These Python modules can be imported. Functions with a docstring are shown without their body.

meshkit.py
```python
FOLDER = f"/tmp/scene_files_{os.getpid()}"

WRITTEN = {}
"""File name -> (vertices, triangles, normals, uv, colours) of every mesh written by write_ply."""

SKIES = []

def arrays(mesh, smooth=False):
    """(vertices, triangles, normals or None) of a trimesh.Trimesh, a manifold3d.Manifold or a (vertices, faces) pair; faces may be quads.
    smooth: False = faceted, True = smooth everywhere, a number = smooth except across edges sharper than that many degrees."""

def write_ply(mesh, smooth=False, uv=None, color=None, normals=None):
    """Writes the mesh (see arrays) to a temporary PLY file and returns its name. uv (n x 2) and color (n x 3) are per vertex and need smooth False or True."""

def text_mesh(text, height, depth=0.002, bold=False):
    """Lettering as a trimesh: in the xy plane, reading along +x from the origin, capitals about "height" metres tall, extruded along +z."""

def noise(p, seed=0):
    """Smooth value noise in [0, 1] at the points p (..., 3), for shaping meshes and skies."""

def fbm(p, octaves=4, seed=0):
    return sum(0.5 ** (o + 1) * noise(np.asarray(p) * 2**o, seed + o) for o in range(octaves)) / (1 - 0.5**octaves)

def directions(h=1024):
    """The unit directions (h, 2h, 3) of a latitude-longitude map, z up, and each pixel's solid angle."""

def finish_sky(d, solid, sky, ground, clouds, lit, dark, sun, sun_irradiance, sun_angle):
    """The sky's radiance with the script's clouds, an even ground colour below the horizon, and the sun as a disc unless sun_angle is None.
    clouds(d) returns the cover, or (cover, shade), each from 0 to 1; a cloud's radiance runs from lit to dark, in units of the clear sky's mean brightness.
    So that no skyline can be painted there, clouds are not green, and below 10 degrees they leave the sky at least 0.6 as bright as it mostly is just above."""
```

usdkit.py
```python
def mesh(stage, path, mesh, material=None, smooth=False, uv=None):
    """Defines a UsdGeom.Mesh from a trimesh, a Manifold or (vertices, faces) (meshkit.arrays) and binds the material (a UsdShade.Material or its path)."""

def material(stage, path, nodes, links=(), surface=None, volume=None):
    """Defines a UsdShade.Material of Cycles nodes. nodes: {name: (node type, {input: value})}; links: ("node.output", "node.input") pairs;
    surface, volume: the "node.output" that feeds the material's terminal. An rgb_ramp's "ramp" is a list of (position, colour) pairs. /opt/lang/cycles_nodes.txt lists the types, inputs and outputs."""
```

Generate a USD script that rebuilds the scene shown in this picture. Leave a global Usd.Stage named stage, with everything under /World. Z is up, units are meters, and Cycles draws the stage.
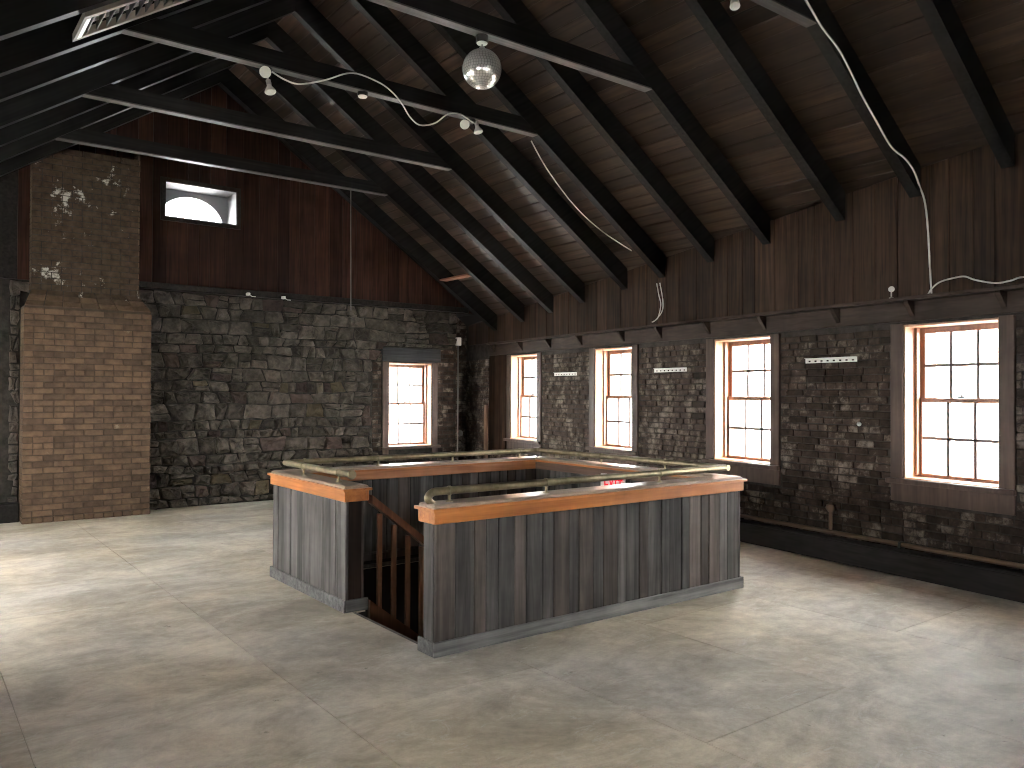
import math, random
import numpy as np, trimesh, usdkit, meshkit
from pxr import Usd, UsdGeom, UsdLux, UsdShade, Gf, Sdf
from shapely.geometry import Polygon, box as sbox, MultiPoint
from shapely.ops import unary_union

# ------------------------------------------------------------------ stage, camera, daylight
stage = Usd.Stage.CreateInMemory()
UsdGeom.SetStageUpAxis(stage, 'Z'); UsdGeom.SetStageMetersPerUnit(stage, 1.0)
UsdGeom.Xform.Define(stage, '/World'); UsdGeom.Scope.Define(stage, '/World/Looks')
TH = 0.13035                                   # the right-hand wall is skewed to the roof by this angle
CT, ST = math.cos(TH), math.sin(TH); TT = ST / CT

CAM = np.array([-6.395, 0.861, 1.55]); YAW, PITCH, ROLL, FPX = 0.65063, 0.01188, 0.00445, 805.6
fw = np.array([math.sin(YAW) * math.cos(PITCH), math.cos(YAW) * math.cos(PITCH), math.sin(PITCH)])
rt = np.array([math.cos(YAW), -math.sin(YAW), 0]); up = np.cross(rt, fw)
rt, up = math.cos(ROLL) * rt + math.sin(ROLL) * up, -math.sin(ROLL) * rt + math.cos(ROLL) * up
cam = UsdGeom.Camera.Define(stage, '/World/camera')
M = Gf.Matrix4d(*rt, 0, *up, 0, *(-fw), 0, *CAM, 1)
cam.AddTransformOp().Set(M)
cam.CreateHorizontalApertureAttr(36.0); cam.CreateVerticalApertureAttr(27.0); cam.CreateFocalLengthAttr(36.0 * FPX / 1024)
cam.CreateClippingRangeAttr(Gf.Vec2f(0.05, 500)); cam.CreateExposureAttr(4.3)

sky = UsdLux.DomeLight.Define(stage, '/World/overcast_sky')
sky.CreateIntensityAttr(1.0); sky.CreateColorAttr(Gf.Vec3f(1.0, 0.975, 0.972))

# ------------------------------------------------------------------ materials
def mat(name, nodes, links, surface='p.BSDF'):
    return usdkit.material(stage, '/World/Looks/' + name, nodes, links, surface=surface)

def plain(name, col, rough=.5, metal=0., **kw):
    return mat(name, {'p': ('principled_bsdf', dict(base_color=col, roughness=rough, metallic=metal, **kw))}, [])

def tone_nodes(lo, hi):
    """a value in lo..hi that differs from piece to piece"""
    n = {'oi': ('object_info', {}), 'g': ('geometry', {}),
         'ra': ('math', {'math_type': 'add'}), 'rf': ('math', {'math_type': 'fraction'}),
         'tone': ('map_range', {'from_min': 0, 'from_max': 1, 'to_min': lo, 'to_max': hi})}
    l = [('oi.random', 'ra.value1'), ('g.random_per_island', 'ra.value2'), ('ra.value', 'rf.value1'), ('rf.value', 'tone.value')]
    return n, l

def wood(name, c1, c2, axis='z', rough=.6, lo=.65, hi=1.25, along=1.2, across=28., bump=.35, worn=None, worn_at=.62, coat=0., slope=0., spec=.5):
    """wood with the grain along one axis; worn = colour of patches where the finish is gone"""
    sc = {'x': (along, across, across), 'y': (across, along, across), 'z': (across, across, along)}[axis]
    n, l = tone_nodes(lo, hi)
    n |= {'off': ('vector_math', {'vector_math_type': 'scale', 'type': 'scale', 'math_type': 'scale', 'scale': 1.0}),
          'cx': ('combine_xyz', {}), 'o1': ('math', {'math_type': 'multiply', 'value2': 17.3}), 'o2': ('math', {'math_type': 'multiply', 'value2': 9.1}), 'o3': ('math', {'math_type': 'multiply', 'value2': 31.7}),
          'add': ('vector_math', {'math_type': 'add'}),
          'rot': ('mapping', {'mapping_type': 'point', 'rotation': (0, slope, 0)}),
          'map': ('mapping', {'mapping_type': 'point', 'scale': sc}),
          'gr': ('noise_texture', {'scale': 1.0, 'detail': 6.0, 'roughness': .62, 'distortion': .4}),
          'ramp': ('rgb_ramp', {'ramp': [(.30, c1), (.5, tuple((a + b) / 2 for a, b in zip(c1, c2))), (.70, c2)]}),
          'blot': ('noise_texture', {'scale': 2.3, 'detail': 4.0, 'roughness': .6}),
          'blr': ('map_range', {'from_min': .3, 'from_max': .7, 'to_min': .72, 'to_max': 1.22}),
          'tb': ('math', {'math_type': 'multiply'}),
          'mul': ('mix', {'mix_type': 'multiply', 'fac': 1.0}),
          'b': ('bump', {'strength': bump, 'distance': .006}),
          'p': ('principled_bsdf', {'roughness': rough, 'coat_weight': coat, 'coat_roughness': .18, 'specular_ior_level': spec})}
    del n['off']
    l += [('rf.value', 'o1.value1'), ('rf.value', 'o2.value1'), ('rf.value', 'o3.value1'), ('o1.value', 'cx.x'), ('o2.value', 'cx.y'), ('o3.value', 'cx.z'),
          ('g.position', 'rot.vector'), ('rot.vector', 'add.vector1'), ('cx.vector', 'add.vector2'), ('add.vector', 'map.vector'), ('map.vector', 'gr.vector'), ('gr.fac', 'ramp.fac'),
          ('g.position', 'blot.vector'), ('blot.fac', 'blr.value'), ('blr.result', 'tb.value1'), ('tone.result', 'tb.value2'),
          ('ramp.color', 'mul.color1'), ('tb.value', 'mul.color2'), ('gr.fac', 'b.height'), ('b.normal', 'p.normal')]
    out = 'mul.color'
    if worn:
        n |= {'w': ('noise_texture', {'scale': 1.0, 'detail': 8.0, 'roughness': .7}),
              'wm': ('mapping', {'mapping_type': 'point', 'scale': tuple(.35 * s for s in sc)}),
              'wr': ('rgb_ramp', {'ramp': [(worn_at, (0, 0, 0)), (min(worn_at + .12, 1), (1, 1, 1))]}),
              'wx': ('mix', {'mix_type': 'mix', 'color2': worn})}
        l += [('add.vector', 'wm.vector'), ('wm.vector', 'w.vector'), ('w.fac', 'wr.fac'), ('wr.color', 'wx.fac'), ('mul.color', 'wx.color1')]
        out = 'wx.color'
    l.append((out, 'p.base_color'))
    return mat(name, n, l)

def masonry(name, c1, c2, lo=.6, hi=1.4, scale=9., patch=None, patch_at=.6, patch_scale=3.0, rough=.85, bump=.6, bscale=26., dist=.012, soft=.06, spec=.12):
    """brick, stone or mortar: two mixed tones, piece-to-piece variation, patches of old paint or lime"""
    n, l = tone_nodes(lo, hi)
    n |= {'n1': ('noise_texture', {'scale': scale, 'detail': 6.0, 'roughness': .65}),
          'ramp': ('rgb_ramp', {'ramp': [(.32, c1), (.68, c2)]}),
          'mul': ('mix', {'mix_type': 'multiply', 'fac': 1.0}),
          'nb': ('noise_texture', {'scale': bscale, 'detail': 8.0, 'roughness': .7}),
          'b': ('bump', {'strength': bump, 'distance': dist}),
          'p': ('principled_bsdf', {'roughness': rough, 'specular_ior_level': spec})}
    l += [('g.position', 'n1.vector'), ('n1.fac', 'ramp.fac'), ('ramp.color', 'mul.color1'), ('tone.result', 'mul.color2'),
          ('g.position', 'nb.vector'), ('nb.fac', 'b.height'), ('b.normal', 'p.normal')]
    out = 'mul.color'
    if patch:
        n |= {'n2': ('noise_texture', {'scale': patch_scale, 'detail': 9.0, 'roughness': .72}),
              'rs': ('math', {'math_type': 'multiply_add', 'value2': .16, 'value3': -.08}), 'pa': ('math', {'math_type': 'add'}),
              'pr': ('rgb_ramp', {'ramp': [(patch_at, (0, 0, 0)), (patch_at + soft, (1, 1, 1))]}),
              'px': ('mix', {'mix_type': 'mix', 'color2': patch})}
        l += [('g.position', 'n2.vector'), ('rf.value', 'rs.value1'), ('n2.fac', 'pa.value1'), ('rs.value', 'pa.value2'), ('pa.value', 'pr.fac'), ('pr.color', 'px.fac'), ('mul.color', 'px.color1')]
        out = 'px.color'
    l.append((out, 'p.base_color'))
    return mat(name, n, l)

MT = {}
MT['brick'] = masonry('dark_brick', (.020, .0145, .0115), (.062, .043, .032), patch=(.195, .17, .14), patch_at=.545, patch_scale=4.5, soft=.16, lo=.55, hi=1.5)
MT['mortar_stone'] = masonry('lime_mortar', (.016, .0145, .0125), (.042, .038, .032), bscale=40)
MT['mortar_dark'] = masonry('dark_mortar', (.018, .016, .014), (.05, .042, .036), bscale=40)
MT['chimney'] = masonry('chimney_brick', (.066, .043, .029), (.11, .073, .048), lo=.82, hi=1.4, patch=(.20, .165, .12), patch_at=.68, patch_scale=4.)
MT['chimney_upper'] = masonry('chimney_upper_brick', (.030, .021, .015), (.066, .045, .031), lo=.5, hi=1.7, patch=(.50, .48, .44), patch_at=.60, patch_scale=3.2, soft=.05)
MT['mortar_brown'] = masonry('brown_mortar', (.062, .044, .032), (.10, .073, .053), bscale=40)
MT['stone'] = masonry('grey_brown_stone', (.043, .037, .031), (.130, .110, .090), lo=.6, hi=1.35, scale=7, patch=(.13, .108, .07), patch_at=.66, patch_scale=2.0, soft=.12, bump=1.0, bscale=16, dist=.045)
MT['stone_tan'] = masonry('tan_stone', (.065, .053, .035), (.125, .10, .065), lo=.6, hi=1.3, scale=7, bump=1.0, bscale=16, dist=.045)
MT['stone_red'] = masonry('reddish_stone', (.05, .036, .031), (.095, .068, .058), lo=.6, hi=1.3, scale=7, bump=1.0, bscale=16, dist=.045)
MT['plank_roof'] = wood('roof_plank', (.014, .0082, .0052), (.049, .029, .0195), 'y', rough=.45, lo=.6, hi=1.4, across=22, spec=.3)
MT['rafter'] = wood('blackened_rafter', (.006, .006, .006), (.018, .0175, .017), 'x', rough=.5, lo=.8, hi=1.2, slope=.59, spec=0.15)
MT['tie'] = wood('blackened_tie', (.007, .007, .007), (.022, .021, .020), 'x', rough=.5, spec=0.15)
MT['lit_soffit'] = wood('lit_worn_underside', (.05, .048, .045), (.13, .125, .118), 'x', rough=.5, worn=(.02, .02, .02), worn_at=.60, spec=0.3)  # worn, mottled underside; floor bounce painted in as a paler grey
MT['plank_gable'] = wood('gable_board', (.015, .0065, .0048), (.050, .021, .014), 'z', rough=.6, lo=.55, hi=1.3, spec=0.12)
MT['plank_knee'] = wood('wall_board', (.012, .0064, .0038), (.056, .031, .0185), 'z', rough=.6, lo=.6, hi=1.35, worn=(.10, .07, .05), worn_at=.69, spec=0.12)
MT['trim_brown'] = wood('brown_trim', (.024, .016, .012), (.055, .037, .028), 'y', rough=.55, lo=.85, hi=1.15, spec=0.15)
MT['casing'] = wood('casing_wood', (.056, .036, .028), (.098, .067, .053), 'z', rough=.5, lo=.9, hi=1.1, across=18, spec=0.2)
MT['lintel'] = wood('grey_lintel', (.018, .018, .0185), (.042, .042, .043), 'x', rough=.6, lo=.9, hi=1.1, spec=0.15)
MT['pine'] = wood('pine_jamb', (.42, .215, .12), (.60, .34, .20), 'z', rough=.4, lo=.9, hi=1.1, across=20, bump=.1)
MT['sash'] = wood('sash_wood', (.20, .085, .045), (.32, .15, .085), 'z', rough=.4, lo=.9, hi=1.1, across=20, bump=.1)
MT['board'] = wood('weathered_board', (.034, .0315, .030), (.122, .113, .106), 'z', rough=.66, lo=.7, hi=1.3, along=.8, across=15, bump=.8, worn=(.15, .14, .125), worn_at=.64, spec=.15)
MT['board_brown'] = wood('brown_board', (.033, .0275, .024), (.112, .092, .081), 'z', rough=.66, lo=.7, hi=1.25, along=.8, across=15, bump=.8, spec=.15, worn=(.15, .12, .10), worn_at=.69)
MT['base'] = wood('grey_baseboard', (.065, .064, .063), (.20, .195, .188), 'x', rough=.6, worn=(.2, .2, .195), worn_at=.6, spec=0.2)
MT['cap_x'] = wood('varnished_cap_x', (.29, .088, .017), (.50, .185, .045), 'x', rough=.4, lo=.9, hi=1.1, across=22, bump=.12, coat=.25)
MT['cap_y'] = wood('varnished_cap_y', (.29, .088, .017), (.50, .185, .045), 'y', rough=.4, lo=.9, hi=1.1, across=22, bump=.12, coat=.25)
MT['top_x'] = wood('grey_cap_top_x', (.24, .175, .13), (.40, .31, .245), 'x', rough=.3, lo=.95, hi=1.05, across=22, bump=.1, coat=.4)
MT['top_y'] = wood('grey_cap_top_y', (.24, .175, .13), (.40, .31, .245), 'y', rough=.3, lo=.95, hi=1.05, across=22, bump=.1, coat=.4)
MT['aged_x'] = wood('inner_fascia_x', (.20, .075, .028), (.34, .15, .07), 'x', rough=.5, across=22, spec=.3)  # browner copy of the cap wood for the back inner fascia
MT['aged_y'] = wood('shaded_fascia_y', (.075, .042, .028), (.14, .085, .06), 'y', rough=.5, across=22, spec=.3)  # cap wood darkened: shade of the unlit right inner fascia in its colour
MT['rail_wood'] = wood('stair_rail_wood', (.105, .042, .020), (.19, .084, .044), 'z', rough=.45, lo=.85, hi=1.15, bump=.15, spec=0.3)
MT['dark_end'] = wood('dark_end_board', (.016, .009, .006), (.04, .022, .015), 'z', rough=.5, spec=.2)
MT['post_wood'] = wood('light_post_wood', (.22, .13, .085), (.34, .21, .14), 'z', rough=.6, bump=.2)
MT['red_board'] = wood('reddish_board', (.20, .085, .05), (.30, .14, .085), 'y', rough=.6)
MT['black_wood'] = wood('black_wood', (.012, .011, .010), (.030, .027, .025), 'y', rough=.5, spec=0.12)
MT['dark'] = plain('dark_sheathing', (.018, .015, .013), .9)
MT['outer_wall'] = masonry('outer_wall', (.22, .21, .2), (.34, .33, .31))
MT['white_wall'] = plain('pale_plaster', (.30, .29, .27), .9)
MT['outer_white'] = plain('white_painted_board', (.16, .16, .165), .7)
MT['brass'] = mat('aged_brass', {'g': ('geometry', {}), 'n': ('noise_texture', {'scale': 14., 'detail': 6.}), 'r': ('rgb_ramp', {'ramp': [(.35, (.19, .158, .098)), (.65, (.35, .295, .19))]}),
                                 'rr': ('map_range', {'from_min': .3, 'from_max': .7, 'to_min': .38, 'to_max': .55}), 'p': ('principled_bsdf', {'metallic': .85})},
                  [('g.position', 'n.vector'), ('n.fac', 'r.fac'), ('r.color', 'p.base_color'), ('n.fac', 'rr.value'), ('rr.result', 'p.roughness')])
MT['steel'] = plain('dull_steel', (.42, .42, .40), .4, .9)
MT['dark_metal'] = plain('dark_metal', (.03, .03, .03), .45, .3)
MT['white_metal'] = plain('white_enamel', (.70, .70, .66), .4)
MT['chrome'] = plain('mirror_chrome', (.95, .95, .91), .2, .72)
MT['lamp_glass'] = plain('lamp_glass', (.60, .59, .54), .2)
MT['cable'] = plain('white_cable', (.62, .61, .57), .5)
MT['rope'] = plain('grey_cord', (.16, .15, .14), .8)
MT['rust_pipe'] = plain('brown_pipe', (.14, .09, .06), .55, .3)
MT['sign_white'] = plain('sign_white', (.66, .64, .60), .5)
MT['sign_red'] = plain('sign_red', (.75, .015, .03), .5, emission_color=(1., .02, .05), emission_strength=.035)
MT['cream'] = plain('cream_fixture', (.24, .20, .165), .5)
MT['glass'] = mat('window_glass', {'t': ('transparent_bsdf', {'color': (.97, .985, .98)}), 'gl': ('glossy_bsdf', {'color': (.9, .9, .9), 'roughness': .02}), 'lw': ('layer_weight', {'blend': .5}),
                                   'pw': ('math', {'math_type': 'power', 'value2': 5.0}), 'f': ('math', {'math_type': 'multiply_add', 'value2': .85, 'value3': .025}), 'm': ('mix_closure', {})},
                  [('lw.facing', 'pw.value1'), ('pw.value', 'f.value1'), ('f.value', 'm.fac'), ('t.BSDF', 'm.closure1'), ('gl.BSDF', 'm.closure2')], 'm.closure')
MT['muntin'] = plain('muntin_brown', (.075, .042, .032), .45)
# painted sheet floor: grey, blotchy, scuffed
fn, fl = tone_nodes(.92, 1.08)
fn |= {'m1': ('mapping', {'mapping_type': 'point', 'scale': (.8, 1.25, 1)}), 'n1': ('noise_texture', {'scale': 1.15, 'detail': 12., 'roughness': .72, 'distortion': .5}),
       'r1': ('rgb_ramp', {'ramp': [(.36, (.275, .246, .198)), (.48, (.39, .353, .292)), (.60, (.50, .462, .392))]}),
       'n2': ('noise_texture', {'scale': .55, 'detail': 3.}), 'r2': ('rgb_ramp', {'ramp': [(.4, (.96, .98, 1.03)), (.6, (1.04, .99, .90))]}),
       'm3': ('mapping', {'mapping_type': 'point', 'scale': (1.3, 2.6, 1)}), 'n3': ('noise_texture', {'scale': 1.7, 'detail': 12., 'roughness': .82, 'distortion': 1.0}),
       'r3': ('rgb_ramp', {'ramp': [(.56, (0, 0, 0)), (.70, (.8, .8, .8))]}), 'x3': ('mix', {'mix_type': 'mix', 'color2': (.60, .58, .52)}),
       'n4': ('noise_texture', {'scale': 9., 'detail': 6., 'roughness': .7}), 'r4': ('rgb_ramp', {'ramp': [(.66, (0, 0, 0)), (.74, (.9, .9, .9))]}), 'x4': ('mix', {'mix_type': 'mix', 'color2': (.10, .09, .08)}),
       'mA': ('mix', {'mix_type': 'multiply', 'fac': 1.}), 'mB': ('mix', {'mix_type': 'multiply', 'fac': 1.}),
       'n5': ('noise_texture', {'scale': 5.5, 'detail': 12., 'roughness': .8, 'distortion': .3}), 'r5': ('map_range', {'from_min': .32, 'from_max': .68, 'to_min': .84, 'to_max': 1.34}), 'mC': ('mix', {'mix_type': 'multiply', 'fac': 1.}),
       'rr': ('map_range', {'from_min': .3, 'from_max': .7, 'to_min': .55, 'to_max': .8}), 'b': ('bump', {'strength': .25, 'distance': .004}),
       'p': ('principled_bsdf', {'specular_ior_level': .32})}
fl += [('g.position', 'm1.vector'), ('m1.vector', 'n1.vector'), ('n1.fac', 'r1.fac'), ('g.position', 'n2.vector'), ('n2.fac', 'r2.fac'), ('r1.color', 'mA.color1'), ('r2.color', 'mA.color2'),
       ('mA.color', 'mB.color1'), ('tone.result', 'mB.color2'), ('g.position', 'm3.vector'), ('m3.vector', 'n3.vector'), ('n3.fac', 'r3.fac'), ('r3.color', 'x3.fac'), ('g.position', 'n5.vector'), ('n5.fac', 'r5.value'), ('mB.color', 'mC.color1'), ('r5.result', 'mC.color2'), ('mC.color', 'x3.color1'),
       ('g.position', 'n4.vector'), ('n4.fac', 'r4.fac'), ('r4.color', 'x4.fac'), ('x3.color', 'x4.color1'), ('x4.color', 'p.base_color'),
       ('n1.fac', 'rr.value'), ('rr.result', 'p.roughness'), ('n3.fac', 'b.height'), ('b.normal', 'p.normal')]
MT['floor'] = mat('grey_sheet_floor', fn, fl)

# ------------------------------------------------------------------ builders
used = {}
def numbered(parent, name):
    k = (parent, name); used[k] = used.get(k, -1) + 1
    return name if used[k] == 0 else f'{name}_{used[k]:03d}'

def path_of(o): return '/World' if o is None else str(o.GetPath())

def obj(name, mesh, m, parent=None, smooth=False, label=None):
    pp = path_of(parent); p = pp + '/' + numbered(pp, name)
    if isinstance(m, str): m = MT[m]
    if isinstance(mesh, list): mesh = cat(mesh)
    prim = usdkit.mesh(stage, p, mesh, m, smooth).GetPrim()
    if label: prim.SetCustomDataByKey('label', label)
    return prim

def group(name, parent=None, loc=None, rotz=None):
    pp = path_of(parent); x = UsdGeom.Xform.Define(stage, pp + '/' + numbered(pp, name))
    if loc is not None: x.AddTranslateOp().Set(Gf.Vec3d(*map(float, loc)))
    if rotz is not None: x.AddRotateZOp().Set(math.degrees(rotz))
    return x.GetPrim()

def tag(o, label, cat_, grp=None, kind=None):
    o.SetCustomDataByKey('label', label); o.SetCustomDataByKey('category', cat_)
    if grp: o.SetCustomDataByKey('group', grp)
    if kind: o.SetCustomDataByKey('kind', kind)
    return o

def stuff(o): o.SetCustomDataByKey('kind', 'stuff'); return o

def cat(ms): return trimesh.util.concatenate([x for x in ms if x is not None])
def T(v, f): return trimesh.Trimesh(np.asarray(v, float), np.asarray(f, int), process=False)

def box(x0, x1, y0, y1, z0, z1, b=0.0):
    """box with chamfered edges"""
    lo, hi = np.minimum((x0, y0, z0), (x1, y1, z1)), np.maximum((x0, y0, z0), (x1, y1, z1))
    b = min(b, .3 * float((hi - lo).min()))
    if b <= 0:
        m = trimesh.creation.box(bounds=[lo, hi]); return T(m.vertices, m.faces)
    pts = []
    for ax in range(3):
        for c in np.ndindex(2, 2, 2):
            p = [(lo[k] + b, hi[k] - b)[c[k]] for k in range(3)]; p[ax] = (lo[ax], hi[ax])[c[ax]]; pts.append(p)
    h = trimesh.convex.convex_hull(np.array(pts)); return T(h.vertices, h.faces)

def prism(poly, d0, d1, frame):
    """extrudes a 2D polygon (shapely or points; holes allowed) from d0 to d1. frame(a, b, d) -> 3D columns"""
    g = poly if hasattr(poly, 'geoms') or hasattr(poly, 'exterior') else Polygon(poly)
    out = []
    for q in getattr(g, 'geoms', [g]):
        if q.is_empty or q.area < 1e-7: continue
        m = trimesh.creation.extrude_polygon(q, 1.0, engine='earcut')
        v = np.asarray(m.vertices); p = np.stack(frame(v[:, 0], v[:, 1], d0 + (d1 - d0) * v[:, 2]), 1)
        t = T(p, m.faces)
        if t.volume < 0: t.invert()
        out.append(t)
    return cat(out)

def piece(poly, frame, depth, bev, back=0.0, jit=None):
    """a slab with chamfered front edges on a wall. poly: 2D corners; frame(a, b, d): d grows towards the viewer"""
    P = np.asarray(poly, float)
    if Polygon(P).exterior.is_ccw is False: P = P[::-1]
    n = len(P); c = P.mean(0)
    E = np.roll(P, -1, 0) - P; E /= np.maximum(np.linalg.norm(E, axis=1, keepdims=True), 1e-9); N = np.stack([-E[:, 1], E[:, 0]], 1)
    m = N + np.roll(N, 1, 0); m /= np.maximum((m * m).sum(1, keepdims=True) / 2, .35)
    I = P + m * bev
    d1 = np.full(n, depth - bev); d2 = np.full(n, depth)
    if jit is not None: d1 = d1 + jit[0]; d2 = d2 + jit[1]
    V = np.vstack([np.c_[P, np.full(n, back)], np.c_[P, d1], np.c_[I, d2]])
    F = []
    for i in range(n):
        j = (i + 1) % n
        for k in (0, n): F += [(k + i, k + j, k + n + j), (k + i, k + n + j, k + n + i)]
    if n > 4 or jit is not None:
        V = np.vstack([V, [*I.mean(0), d2.mean() + (jit[2] if jit is not None else 0)]])
        F += [(2 * n + i, 2 * n + (i + 1) % n, 3 * n) for i in range(n)]
    else:
        F += [(2 * n, 2 * n + 1, 2 * n + 2)] + ([(2 * n, 2 * n + 2, 2 * n + 3)] if n == 4 else [])
    q = np.stack(frame(V[:, 0], V[:, 1], V[:, 2]), 1); t = T(q, F)
    a, b_, d_ = (np.array(frame(*[np.array([x]) for x in z])).ravel() for z in ((1., 0, 0), (0, 1., 0), (0, 0, 1.)))
    o = np.array(frame(*[np.array([0.])] * 3)).ravel()
    if np.dot(np.cross(a - o, b_ - o), d_ - o) < 0: t.invert()
    return t

def tube(pts, r, n=8, closed_ends=True):
    P = np.asarray(pts, float); rr = np.broadcast_to(np.asarray(r, float), (len(P),))
    tan = np.gradient(P, axis=0); tan /= np.maximum(np.linalg.norm(tan, axis=1, keepdims=True), 1e-9)
    ref = np.array([0, 0, 1.]) if abs(tan[0][2]) < .9 else np.array([1., 0, 0]); V = []
    u = np.cross(tan[0], ref); u /= np.linalg.norm(u)
    for p, t, q in zip(P, tan, rr):
        u = u - t * np.dot(u, t); u /= np.linalg.norm(u); w = np.cross(t, u)
        a = np.linspace(0, 2 * np.pi, n, endpoint=False)
        V.append(p + q * (np.cos(a)[:, None] * u + np.sin(a)[:, None] * w))
    V = np.vstack(V); F = []; k = len(P)
    for i in range(k - 1):
        for j in range(n):
            a, b = i * n + j, i * n + (j + 1) % n; F += [(a, b, b + n), (a, b + n, a + n)]
    if closed_ends:
        V = np.vstack([V, P[0], P[-1]]); s, e = len(V) - 2, len(V) - 1
        for j in range(n): F += [(s, (j + 1) % n, j), (e, (k - 1) * n + j, (k - 1) * n + (j + 1) % n)]
    return T(V, F)

def smooth_path(pts, per=6):
    P = np.asarray(pts, float); P = np.vstack([2 * P[0] - P[1], P, 2 * P[-1] - P[-2]]); out = []
    for i in range(1, len(P) - 2):
        for t in np.linspace(0, 1, per, endpoint=False):
            a, b, c, d = P[i - 1], P[i], P[i + 1], P[i + 2]
            out.append(.5 * (2 * b + (c - a) * t + (2 * a - 5 * b + 4 * c - d) * t * t + (3 * b - a - 3 * c + d) * t ** 3))
    return np.array(out + [P[-2]])

def lathe(prof, n=20, at=(0, 0, 0), axis=(0, 0, 1)):
    """profile of (radius, height) turned about an axis through at"""
    pr = np.asarray(prof, float); a = np.linspace(0, 2 * np.pi, n, endpoint=False); V = []
    for r, h in pr: V.append(np.c_[r * np.cos(a), r * np.sin(a), np.full(n, h)])
    V = np.vstack(V); F = []
    for i in range(len(pr) - 1):
        for j in range(n):
            p, q = i * n + j, i * n + (j + 1) % n; F += [(p, q, q + n), (p, q + n, p + n)]
    V = np.vstack([V, [0, 0, pr[0][1]], [0, 0, pr[-1][1]]]); s = len(V) - 2
    for j in range(n): F += [(s, (j + 1) % n, j), (s + 1, (len(pr) - 1) * n + j, (len(pr) - 1) * n + (j + 1) % n)]
    z = np.asarray(axis, float); z /= np.linalg.norm(z); x = np.cross([0, 1., 0] if abs(z[1]) < .9 else [1., 0, 0], z); x /= np.linalg.norm(x); y = np.cross(z, x)
    t = T(V @ np.stack([x, y, z]) + np.asarray(at, float), F)
    return t

def w2r(X, Y): return X * CT + Y * ST, Y * CT - X * ST
def fr_wall(a, b, d): return (-d, a, b)                 # right wall, local: a along, b up, d into the room
def fr_gable(v): return lambda a, b, d: (a, v - d, b)   # a = u, b = z, d towards the camera
ZRI, SL, U0 = 5.650, .673, -3.050                       # underside line of the rafters, at the ridge
def zr(u): return ZRI - SL * np.abs(np.asarray(u) - U0)
DEP = .27                                               # vertical depth of the rafters
VG = 12.2                                               # face of the stone gable wall
VB = -3.2                                               # wall behind the camera
UL = -7.7                                               # left wall

# ------------------------------------------------------------------ right wall (local frame: x out of the room, y along, z up)
R = random.Random(7)
WZT, WZS, WA = 2.163, .829, .414
WY = [4.0, 6.304, 8.579, 10.889]
WALL_R = dict(loc=(0, 0, 0), rotz=-TH)
wall_right = group('wall_right', **WALL_R); tag(wall_right, 'long dark brick side wall with four sash windows under brown boarding', 'wall', kind='structure')
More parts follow.
